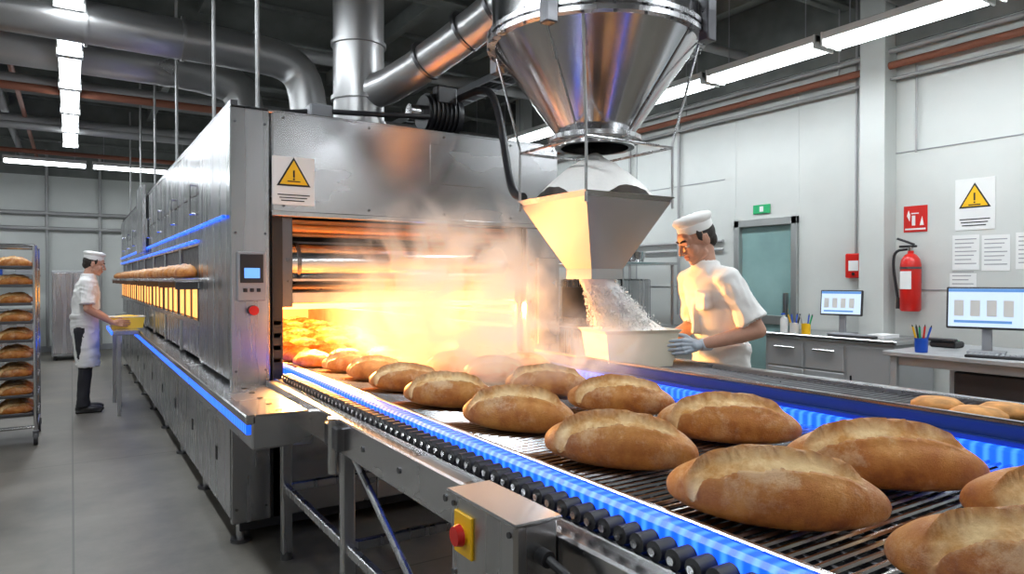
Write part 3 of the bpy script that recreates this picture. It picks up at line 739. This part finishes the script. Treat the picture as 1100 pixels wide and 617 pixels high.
# ---------------------------------------------------------------- loaves
def loaf_mesh(seed,L=.45,Wd=.205,Hh=.142,nx=110,nt=96):
    vs=[];fs=[];cr=[];eg=[]
    off=Vector((seed*7.3,seed*3.1,0))
    for i in range(nx+1):
        s=-1+2*i/nx; s=max(-.9985,min(.9985,s))
        p=(1-abs(s)**2.0)**.60
        bend=.06*sin(seed+1)*(s*s)
        for j in range(nt):
            t=2*pi*j/nt;cy=cos(t);sy=sin(t)
            y=Wd/2*p*math.copysign(abs(cy)**.95,cy)
            c=0;ee=0
            if sy>0: z=.38*Hh+p**.95*.62*Hh*sy**.9
            else: z=.38*Hh-p**.6*.38*Hh*abs(sy)**.5
            if sy>0:
                wob=.07*noise.noise(Vector((s*6,seed,0)))
                yc=-.38+.26*s+.06*sin(seed*2)+wob
                yn=y/(Wd/2)
                e=max(0,min(1,(.80-abs(s))/.16));e=e*e*(3-2*e)
                w=.30*max(.12,1-abs(s/.86)**2)**.55
                q=(yn-yc)/w
                if -1<q<1:
                    u=(q+1)/2
                    c=e*min(1,(1-abs(q))*5)
                    z+=Hh*e*(-.18*(1-u)**1.1*min(1,u*5)-.03)
                    z+=Hh*.08*e*noise.noise(Vector((s*9,q*2.5,seed)))*(1-abs(q))
                    z+=Hh*.04*e*noise.noise(Vector((s*26,q*6,seed)))*(1-abs(q))
                lip=math.exp(-((q-1.0)/.12)**2) if q<1 else math.exp(-((q-1.0)/.6)**2)
                z+=Hh*.14*e*lip*(1+.18*noise.noise(Vector((s*6,seed*3,1))))
                ee=e*math.exp(-((q-1.05)/.17)**2)*(.7+.9*noise.noise(Vector((s*14,seed,3))))
                z+=Hh*.06*e*math.exp(-((q+1.1)/.25)**2)
                ee+=e*.65*math.exp(-((q+1.0)/.10)**2)
            nv=noise.fractal(Vector((s*2.5,y*14,z*14))+off,1,2,2)
            k=1+.035*nv
            vs.append((s*L/2,y*k+bend*Wd,max(.001,z*(k if sy>0 else 1))));cr.append(c);eg.append(max(0,min(1,ee)))
    for i in range(nx):
        for j in range(nt):
            k=(j+1)%nt;fs.append([i*nt+j,(i+1)*nt+j,(i+1)*nt+k,i*nt+k])
    fs.append(list(range(nt)));fs.append([nx*nt+j for j in range(nt)][::-1])
    me=bpy.data.meshes.new('loaf');me.from_pydata(vs,[],fs);me.materials.append(BREAD)
    a=me.attributes.new('crumb','FLOAT','POINT');a.data.foreach_set('value',cr)
    a=me.attributes.new('edge','FLOAT','POINT');a.data.foreach_set('value',eg)
    bm=bmesh.new();bm.from_mesh(me);bmesh.ops.recalc_face_normals(bm,faces=bm.faces);bm.to_mesh(me);bm.free()
    me.polygons.foreach_set('use_smooth',[True]*len(me.polygons))
    return me
LM=[loaf_mesh(k) for k in range(6)]
LOW=[loaf_mesh(k+9,nx=36,nt=36) for k in range(3)]
def loaf(name,me,x,y,z,ang,s=1,parent=None,flat=1):
    o=bpy.data.objects.new(name,me);col.objects.link(o);o.location=(x,y,z);o.rotation_euler=(0,0,ang);o.scale=(s,s,s*flat)
    if parent:o.parent=parent
    return o
base=math.atan2(-.85,.5)
for i,(x,y,da,s) in enumerate([(1.28,.45,.04,1.0),(1.25,.93,.06,1.0),(1.27,1.44,.03,.97),(1.28,1.96,-.02,.95),(1.28,2.47,.1,.9),(1.29,2.91,.2,.84),(1.30,3.31,.1,.8),
     (1.29,3.68,.3,.74),(1.70,.53,.06,.98),(1.70,.95,.12,1.02),(1.75,1.47,.08,.98),(1.76,1.99,.02,.94),(1.76,2.47,.1,.88),(1.77,2.91,.0,.85),(1.75,3.30,.1,.8),(1.73,3.66,.1,.76),(2.05,3.1,.3,.74),(2.04,3.5,.2,.74)]):
    loaf('bread_loaf',LM[(i*5+1)%6],x,y,BZ,base+da,s)
e=empty('bread_batch_in_oven')
for i in range(13):
    for x in(1.17,1.40,1.63,1.86,2.09):
        loaf('loaf',random.choice(LOW),x+random.uniform(-.02,.02),4.0+i*.31,BZ,base+.3+random.uniform(-.2,.2),.58,e,1.1)
e=empty('bread_row_on_oven_side')
for i in range(27):
    loaf('loaf',random.choice(LOW),.66,5.2+i*.30,1.455,pi*.62+random.uniform(-.2,.2),.58,e,1.1)
for i,(x,y) in enumerate(((2.50,1.20),(2.56,1.02),(2.42,1.04),(2.6,.84))):
    b=B('flat_bun');b.M=Matrix.Translation((x,y,1.0))
    b.lathe((0,0,0),[(.002,0),(.065,0),(.082,.012),(.080,.026),(.055,.042),(.002,.048)],COOKIE,28,close=True);b.done(None,80)

# bin held by worker
bc=Vector((WP[0],WP[1],0))+Vector((F.x,F.y,0))*.575
Mb=Matrix.Translation((bc.x,bc.y,0))@Matrix.Rotation(math.atan2(-F.x,F.y),4,'Z')
b=B('flour_bin');b.M=Mb
b.shell((0,0),.135,.18,1.0,.156,.207,1.185,.006,BINP,True)
b.shell((0,0),.153,.204,1.17,.170,.221,1.19,.016,BINP)
for k in (-1,0,1): b.box(k*.12-.004,k*.12+.004,-.2,-.19,1.03,1.15,BINP,.001)
BN=b.done(None,30)
heap('flour_in_bin',0,0,1.168,.149,.198,.14,BN,M=Mb,pw=1.0)
# falling flour: ragged dense curtain with loose grains
b=B('falling_flour')
top=Vector((HX,HY,1.47));bot=Vector((bc.x-.03,bc.y,1.20))
def curtain(r0,r1,sd,off,z1):
    R=[]
    for i in range(25):
        t=i/24*z1;c=top.lerp(bot,t)+off*t;r=r0+(r1-r0)*t
        R.append([c+Vector((cos(2*pi*j/72),sin(2*pi*j/72),0))*r*(1+.30*t*noise.noise(Vector((cos(2*pi*j/72)*4+sd,sin(2*pi*j/72)*4,t*2)))+.30*noise.noise(Vector((cos(2*pi*j/72)*11+sd,sin(2*pi*j/72)*11,t*6)))*t) for j in range(72)])
    b.rings(R,FLOUR)
curtain(.088,.11,1,Vector((0,0,0)),1.0)
curtain(.05,.08,4,Vector((-.07,.01,0)),.97)
curtain(.05,.08,7,Vector((.07,-.04,0)),.98)
for i in range(7000):
    t=random.random()**.8;c=top.lerp(bot,t);a=random.random()*2*pi;rr=(.088+.06*t)*(.85+.5*random.random()**2*t)
    p=c+Vector((cos(a)*rr,sin(a)*rr,random.uniform(-.02,.02)));s=random.choice((.0015,.0025,.0035,.005,.007))
    vs=[p+Vector((random.uniform(-1,1),random.uniform(-1,1),random.uniform(-1.5,1.5)))*s for _ in range(4)]
    b.add(vs,[[0,1,2],[0,1,3],[0,2,3],[1,2,3]],FLOUR)
b.done(None,180)

b=B('side_platform')
b.box(.36,.61,8.3,9.4,.86,.905,STEEL_H);b.box(.345,.36,8.32,9.38,.865,.90,LED,.002)
for y in(8.35,9.3): b.box(.40,.44,y,y+.04,0,.86,STEEL)
b.done()
b=B('yellow_dough_tray')
b.shell((.52,8.84),.15,.135,.905,.17,.152,1.03,.006,YTRAY,True);b.shell((.52,8.84),.165,.148,1.02,.178,.16,1.035,.013,WHITEP)
b.ell((.52,8.84,1.0),(.15,.13,.05),YTRAY);b.done()

# ---------------------------------------------------------------- rack
r=B('bakery_rack')
x0,x1,y0,y1=-.88,-.27,7.3,7.95
for x in(x0,x1):
    for y in(y0,y1):
        r.cyl((x,y,.13),(x,y,1.74),.017,.017,STEEL_P,12);r.cyl((x,y,.13),(x,y,.1),.012,.012,STEEL_D,8)
        r.cyl((x-.015,y,.055),(x+.015,y,.055),.055,.055,RUBBER,20);r.box(x-.022,x+.022,y-.02,y+.02,.07,.13,STEEL_D)
for z in(.16,1.74):
    r.cyl((x0,y0,z),(x1,y0,z),.015,.015,STEEL_P,10);r.cyl((x0,y1,z),(x1,y1,z),.015,.015,STEEL_P,10)
    r.cyl((x0,y0,z),(x0,y1,z),.015,.015,STEEL_P,10);r.cyl((x1,y0,z),(x1,y1,z),.015,.015,STEEL_P,10)
zs=[.26+k*.16 for k in range(9)]
for z in zs:
    r.box(x0+.02,x1-.02,y0+.01,y1-.01,z,z+.006,STEEL_D,.001);r.box(x0+.02,x1-.02,y0+.01,y0+.02,z,z+.025,STEEL_D,.002)
    for x in(x0,x1): r.box(x-.012,x+.012,y0,y1,z-.01,z+.01,STEEL,.002)
RK=r.done()
for z in zs:
    for k in range(3):
        for l in range(2): loaf('loaf',random.choice(LOW),x0+.17+l*.28,y0+.12+k*.2,z+.006,random.uniform(-.2,.2),.60,RK,1.1)

# ---------------------------------------------------------------- right side furniture
b=B('steel_drawer_cabinet')
b.box(5.8,6.45,3.13,4.4,.08,.89,TABLE,.008);b.box(5.77,6.465,3.1,4.43,.89,.93,STEEL_H,.008)
for i in range(3):
    ya=3.16+i*.41
    if i==0:
        b.box(5.785,5.8,ya,ya+.38,.12,.86,TABLE,.006);b.box(5.77,5.785,ya+.33,ya+.345,.4,.6,BLACK)
    else:
        for k in range(3):
            z=.12+k*.25;b.box(5.785,5.8,ya,ya+.38,z,z+.235,TABLE,.006);b.box(5.768,5.786,ya+.08,ya+.30,z+.17,z+.185,STEEL_P,.003)
for x in(5.85,6.4):
    for y in(3.2,4.33): b.cyl((x,y,0),(x,y,.08),.025,.025,BLACK,12)
b.done()
b=B('steel_work_table')
b.box(4.88,5.85,.9,2.72,.905,.94,TABLE,.006)
for x in(4.92,5.77):
    for y in(.95,2.64): b.box(x,x+.045,y,y+.045,.02,.905,TABLE,.005);b.cyl((x+.022,y+.022,0),(x+.022,y+.022,.03),.03,.03,BLACK,12)
b.box(4.95,5.8,.97,2.66,.84,.9,TABLE);b.box(4.95,5.8,.97,2.66,.25,.28,TABLE)
b.box(5.0,5.75,1.6,2.3,.28,.83,BLACK,.01)
b.done()
def monitor(x,y,z,f,w,hh,base):
    b=B('desktop_monitor');b.M=Matrix.Translation((x,y,z))@Matrix.Rotation(math.atan2(f[0],-f[1]),4,'Z')@Matrix.Rotation(radians(-6),4,'X')
    b.box(-w/2,w/2,-.015,.02,-hh/2,hh/2,BLACK,.006);b.box(-w/2+.012,w/2-.012,-.018,-.014,-hh/2+.014,hh/2-.012,SCREEN,.001)
    b.box(-w/2+.012,w/2-.012,-.0195,-.0175,hh/2-.035,hh/2-.013,SCRBAR,0)
    for k in range(4): b.box(-w*.4+k*w*.2,-w*.4+k*w*.2+w*.12,-.0195,-.0175,-hh*.2,hh*.18,WHITEP,0)
    b.box(-w*.4,w*.3,-.0195,-.0175,-hh*.36,-hh*.30,SCRBAR,0)
    b.M=Matrix.Translation((x,y,z))@Matrix.Rotation(math.atan2(f[0],-f[1]),4,'Z')
    b.box(-.03,.03,.015,.05,base-z+.01,0,GREY,.006);b.box(-.11,.11,-.07,.12,base-z,base-z+.016,GREY,.006)
    b.done()
monitor(5.28,2.22,1.25,(-.95,-.32),.47,.29,.94)
monitor(6.12,3.80,1.225,(-.98,-.2),.38,.24,.93)
def keyboard(x,y,z,a):
    b=B('keyboard');b.M=Matrix.Translation((x,y,z))@Matrix.Rotation(a,4,'Z')
    b.box(-.2,.2,-.07,.07,0,.018,BLACK,.004)
    for i in range(13):
        for j in range(4): b.box(-.185+i*.0285,-.162+i*.0285,-.058+j*.029,-.035+j*.029,.017,.024,GREY,.002)
    b.done()
keyboard(5.03,2.02,.94,-1.3);keyboard(5.9,3.55,.93,-1.4)
def cup(x,y,z,m,cols):
    b=B('pen_cup');b.lathe((x,y,z),[(.001,0),(.036,0),(.04,.005),(.042,.10),(.038,.10),(.036,.008),(.001,.008)],m,24)
    for k,cc in enumerate(cols):
        a=k*2.4;p=Vector((x+.012*cos(a),y+.012*sin(a),z+.012));q=p+Vector((cos(a)*.035,sin(a)*.05,.165))
        b.cyl(p,q,.007,.007,cc,8);b.cyl(q,q+(q-p).normalized()*.015,.005,.002,BLACK,8)
    b.done()
cup(4.98,2.50,.94,BLUEC,(RED,YELLOW,BLUEC,BLACK,GREENP))
cup(5.86,4.12,.93,WHITEP,(BLUEC,YELLOW,BLACK,BLUEC));cup(5.84,3.98,.93,YELLOW,(BLUEC,GREY,GREENP))
b=B('sanitizer_bottle');b.lathe((5.9,4.26,.93),[(.001,0),(.035,0),(.037,.12),(.03,.14),(.012,.15),(.012,.17),(.001,.17)],WHITEP,20);b.box(5.86,5.91,4.25,4.27,1.10,1.115,BLUEC);b.done()
b=B('sticky_note_block');b.box(5.02,5.12,1.66,1.76,.947,.972,YELLOW,.002);b.done()
b=B('paper_sheets')
for k in range(4):
    b.M=Matrix.Translation((4.98+k*.06,1.74-.1*k,.94+.002*k))@Matrix.Rotation(.4*k,4,'Z');b.box(-.1,.1,-.14,.14,0,.0015,PAPER,0)
b.done()
b=B('pen_tray_folder');b.box(5.95,6.2,3.3,3.45,.93,.96,PAPER,.002);b.done()
b=B('desk_phone');b.box(5.45,5.6,2.5,2.68,.94,.985,BLACK,.01);b.box(5.44,5.48,2.49,2.69,.985,1.01,BLACK,.01);b.box(5.5,5.59,2.53,2.6,.985,.99,GREENP);b.done()

fe=B('fire_extinguisher');fe.M=Matrix.Translation((6.38,3.30,1.16))
fe.lathe((0,0,0),[(.001,0),(.075,.0),(.085,.015),(.085,.42),(.075,.47),(.045,.51),(.025,.52),(.025,.545),(.001,.545)],RED,32)
fe.cyl((0,0,.54),(0,0,.58),.02,.02,STEEL_P,12);fe.box(-.015,.015,-.05,.10,.575,.595,BLACK);fe.tube([(0,-.03,.60),(0,.04,.63),(0,.12,.66)],.011,BLACK,8,1)
fe.tube([(0,.03,.56),(-.02,.13,.55),(-.02,.15,.42),(-.02,.115,.2),(-.02,.10,.1)],.012,BLACK,10,2);fe.cyl((-.02,.10,.12),(-.02,.098,.02),.014,.02,BLACK,12)
fe.box(-.088,-.082,-.05,.05,.2,.36,PAPER);fe.box(.085,.118,-.04,.04,.25,.4,STEEL_D);fe.lathe((0,0,0),[(.0865,.38),(.0875,.38),(.0875,.40),(.0865,.40)],STEEL_D,32)
fe.done()
b=B('fire_extinguisher_sign');b.M=RW(3.32,2.0);b.box(-.105,.105,-.006,0,-.12,.12,RED,.002)
b.box(-.03,.0,-.009,-.006,-.06,.03,PAPER,.002);b.prism([(-.06,-.006,.08),(-.075,-.006,.03),(-.05,-.006,-.02),(-.045,-.006,.04)],.003,PAPER);b.box(-.035,.03,-.009,-.006,.045,.055,PAPER,0);b.prism([(.04,-.006,-.06),(.075,-.006,-.06),(.06,-.006,.02)],.003,PAPER);b.box(-.09,.09,-.009,-.006,-.10,-.085,PAPER,0);b.done()
b=B('fire_alarm_box');b.M=RW(3.87,1.58);b.box(-.09,.09,-.07,0,-.12,.12,RED,.01);b.box(-.05,.05,-.074,-.07,-.05,.05,PAPER,.002);b.cyl((0,-.07,-.08),(0,-.08,-.08),.015,.015,BLACK,12)
b.cyl((0,-.03,.12),(0,-.03,2.9),.012,.012,PIPEG,10);b.done()
b=B('exit_sign');b.M=RW(4.98,2.23);b.box(-.11,.11,-.02,0,-.05,.05,GREENP,.004);b.box(-.02,.03,-.022,-.02,-.03,.03,PAPER,0);b.done()
b=B('wall_notice_papers')
for k,(y,z) in enumerate(((2.90,1.68),(2.67,1.67),(2.42,1.68),(2.17,1.66),(2.92,1.40))):
    b.M=RW(y,z);b.box(-.105,.105,-.003,0,-.15 if k<4 else -.1,.15 if k<4 else .1,PAPER,0)
    for q in range(7 if k<4 else 4): b.box(-.085,.085-.02*(q%3),-.0045,-.003,.11-q*.035,.118-q*.035,GREY,0)
b.done()
b=B('wall_conduit')
b.cyl((6.46,3.3,2.6),(6.46,3.3,3.4),.01,.01,PIPEG,8);b.cyl((6.47,5.5,1.9),(6.47,7.3,1.9),.02,.02,PIPEG,10);b.cyl((6.47,5.5,1.8),(6.47,7.3,1.8),.015,.015,PIPEG,10)
for y in(6.2,7.1): b.cyl((6.46,y,1.0),(6.46,y,3.5),.018,.018,PIPEG,10)
b.done()
b=B('electrical_cabinet');b.box(6.25,6.49,7.4,8.2,1.0,1.9,GREY,.01);b.box(6.235,6.25,7.43,8.17,1.03,1.87,GREY,.006);b.box(6.22,6.24,7.5,7.52,1.4,1.55,BLACK);b.done()
b=B('steel_prep_station')
b.box(5.2,6.2,5.9,8.0,.86,.90,STEEL_H);b.box(5.25,6.15,5.95,7.95,.1,.84,STEEL_D,.01)
for k in range(4): b.box(5.235,5.25,5.98+k*.49,5.98+k*.49+.46,.14,.82,STEEL,.005)
b.box(5.5,6.1,6.3,7.4,.9,1.45,STEEL,.02);b.box(5.45,5.5,6.4,7.3,.95,1.35,STEEL_D,.01);b.box(5.25,6.15,5.9,8,1.62,1.65,STEEL_H)
for y in(5.95,7.95): b.cyl((6.1,y,.9),(6.1,y,1.65),.02,.02,STEEL,10);b.cyl((5.3,y,.9),(5.3,y,1.65),.02,.02,STEEL,10)
for k in range(5): b.lathe((5.6,6.05+k*.4,1.65),[(.001,0),(.09,0),(.12,.12),(.11,.12),(.08,.01),(.001,.01)],STEEL_P,20)
b.done()
b=B('steel_wall_counter')
b.box(-3.6,-.5,15.6,16.3,.86,.9,STEEL_H);b.box(-3.55,-.55,15.7,16.3,.1,.84,STEEL,.01)
for k in range(5): b.box(-3.5+k*.6,-3.5+k*.6+.56,15.68,15.7,.15,.8,STEEL,.006)
b.box(-3.6,-.5,16.1,16.35,1.5,1.53,STEEL_H);b.box(-2.4,-1.6,15.9,16.3,.9,1.3,STEEL_D,.02)
for k in range(6): b.box(-3.4+k*.5,-3.1+k*.5,16.15,16.32,1.53,1.75,(WHITEP,BLUEC,GREY)[k%3],.01)
b.done()
b=B('steel_storage_cabinet');b.box(-.3,.35,14.6,15.4,.08,1.6,TABLE,.01);b.box(-.29,.02,14.58,14.6,.12,1.56,STEEL,.006);b.box(.03,.34,14.58,14.6,.12,1.56,STEEL,.006)
for x in(-.25,.3): b.cyl((x,14.7,0),(x,14.7,.08),.03,.03,BLACK,10)
b.done()

# ---------------------------------------------------------------- steam (scatter volumes with added emission)
def steam(name,loc,sc,dens,scale,lo,seed,cold,hot,glow,g0=0.,g1=.7,rng=.16):
    m,nt,p=newmat(name+'_vapour');nt.nodes.remove(p);L=nt.links.new
    tc=nt.nodes.new('ShaderNodeTexCoord')
    ln=nt.nodes.new('ShaderNodeVectorMath');ln.operation='LENGTH';L(tc.outputs['Object'],ln.inputs[0])
    fo=nt.nodes.new('ShaderNodeMapRange');fo.inputs['From Min'].default_value=1;fo.inputs['From Max'].default_value=.2;fo.interpolation_type='SMOOTHSTEP';L(ln.outputs['Value'],fo.inputs[0])
    mp=nt.nodes.new('ShaderNodeMapping');mp.inputs['Location'].default_value=(seed,seed*.7,0);mp.inputs['Scale'].default_value=(1,1.3,.6);L(tc.outputs['Object'],mp.inputs[0])
    nz=nt.nodes.new('ShaderNodeTexNoise');nz.inputs['Scale'].default_value=scale;nz.inputs['Detail'].default_value=6;nz.inputs['Distortion'].default_value=1.2;L(mp.outputs[0],nz.inputs['Vector'])
    mr=nt.nodes.new('ShaderNodeMapRange');mr.inputs['From Min'].default_value=lo;mr.inputs['From Max'].default_value=lo+rng;mr.inputs['To Max'].default_value=dens;L(nz.outputs['Fac'],mr.inputs[0])
    mu=nt.nodes.new('ShaderNodeMath');mu.operation='MULTIPLY';L(fo.outputs[0],mu.inputs[0]);L(mr.outputs[0],mu.inputs[1])
    v=nt.nodes.new('ShaderNodeVolumeScatter');v.inputs['Color'].default_value=(1,.98,.96,1);v.inputs['Anisotropy'].default_value=0
    L(mu.outputs[0],v.inputs['Density'])
    # emission added in place of multiple scattering, warmer towards the oven mouth
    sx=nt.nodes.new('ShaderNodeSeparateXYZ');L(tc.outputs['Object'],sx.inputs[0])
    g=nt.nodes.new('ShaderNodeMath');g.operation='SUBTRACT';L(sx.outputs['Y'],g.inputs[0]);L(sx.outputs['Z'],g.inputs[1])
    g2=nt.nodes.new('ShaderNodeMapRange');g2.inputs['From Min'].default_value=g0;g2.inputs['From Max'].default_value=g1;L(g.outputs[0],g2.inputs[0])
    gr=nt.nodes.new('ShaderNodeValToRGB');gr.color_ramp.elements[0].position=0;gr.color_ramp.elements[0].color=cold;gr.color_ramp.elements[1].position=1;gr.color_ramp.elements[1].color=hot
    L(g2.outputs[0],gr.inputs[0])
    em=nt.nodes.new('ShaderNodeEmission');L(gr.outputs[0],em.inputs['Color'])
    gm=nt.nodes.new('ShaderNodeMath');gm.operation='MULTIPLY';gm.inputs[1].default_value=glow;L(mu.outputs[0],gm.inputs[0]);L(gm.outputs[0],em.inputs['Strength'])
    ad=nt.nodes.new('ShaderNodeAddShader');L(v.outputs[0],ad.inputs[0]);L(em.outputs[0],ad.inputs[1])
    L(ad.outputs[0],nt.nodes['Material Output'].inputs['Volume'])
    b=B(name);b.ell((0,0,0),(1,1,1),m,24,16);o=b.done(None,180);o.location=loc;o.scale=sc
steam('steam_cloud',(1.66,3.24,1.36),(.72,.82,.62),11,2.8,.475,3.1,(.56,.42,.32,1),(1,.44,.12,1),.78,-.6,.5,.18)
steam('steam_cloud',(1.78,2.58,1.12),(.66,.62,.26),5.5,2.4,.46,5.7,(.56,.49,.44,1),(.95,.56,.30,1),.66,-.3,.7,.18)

# ---------------------------------------------------------------- world/camera
wd=bpy.data.worlds.new('World');scene.world=wd;wd.use_nodes=True
wd.node_tree.nodes['Background'].inputs[0].default_value=(.6,.7,.8,1);wd.node_tree.nodes['Background'].inputs[1].default_value=.3
cam=bpy.data.cameras.new('camera');cam.sensor_width=36;cam.lens=740/1100*36;cam.clip_start=.05
co=bpy.data.objects.new('camera',cam);col.objects.link(co);co.location=(0,0,1.45)
co.rotation_euler=(radians(90-.66),0,radians(-32.6));scene.camera=co
scene.view_settings.view_transform='Standard'
scene.view_settings.exposure=.05
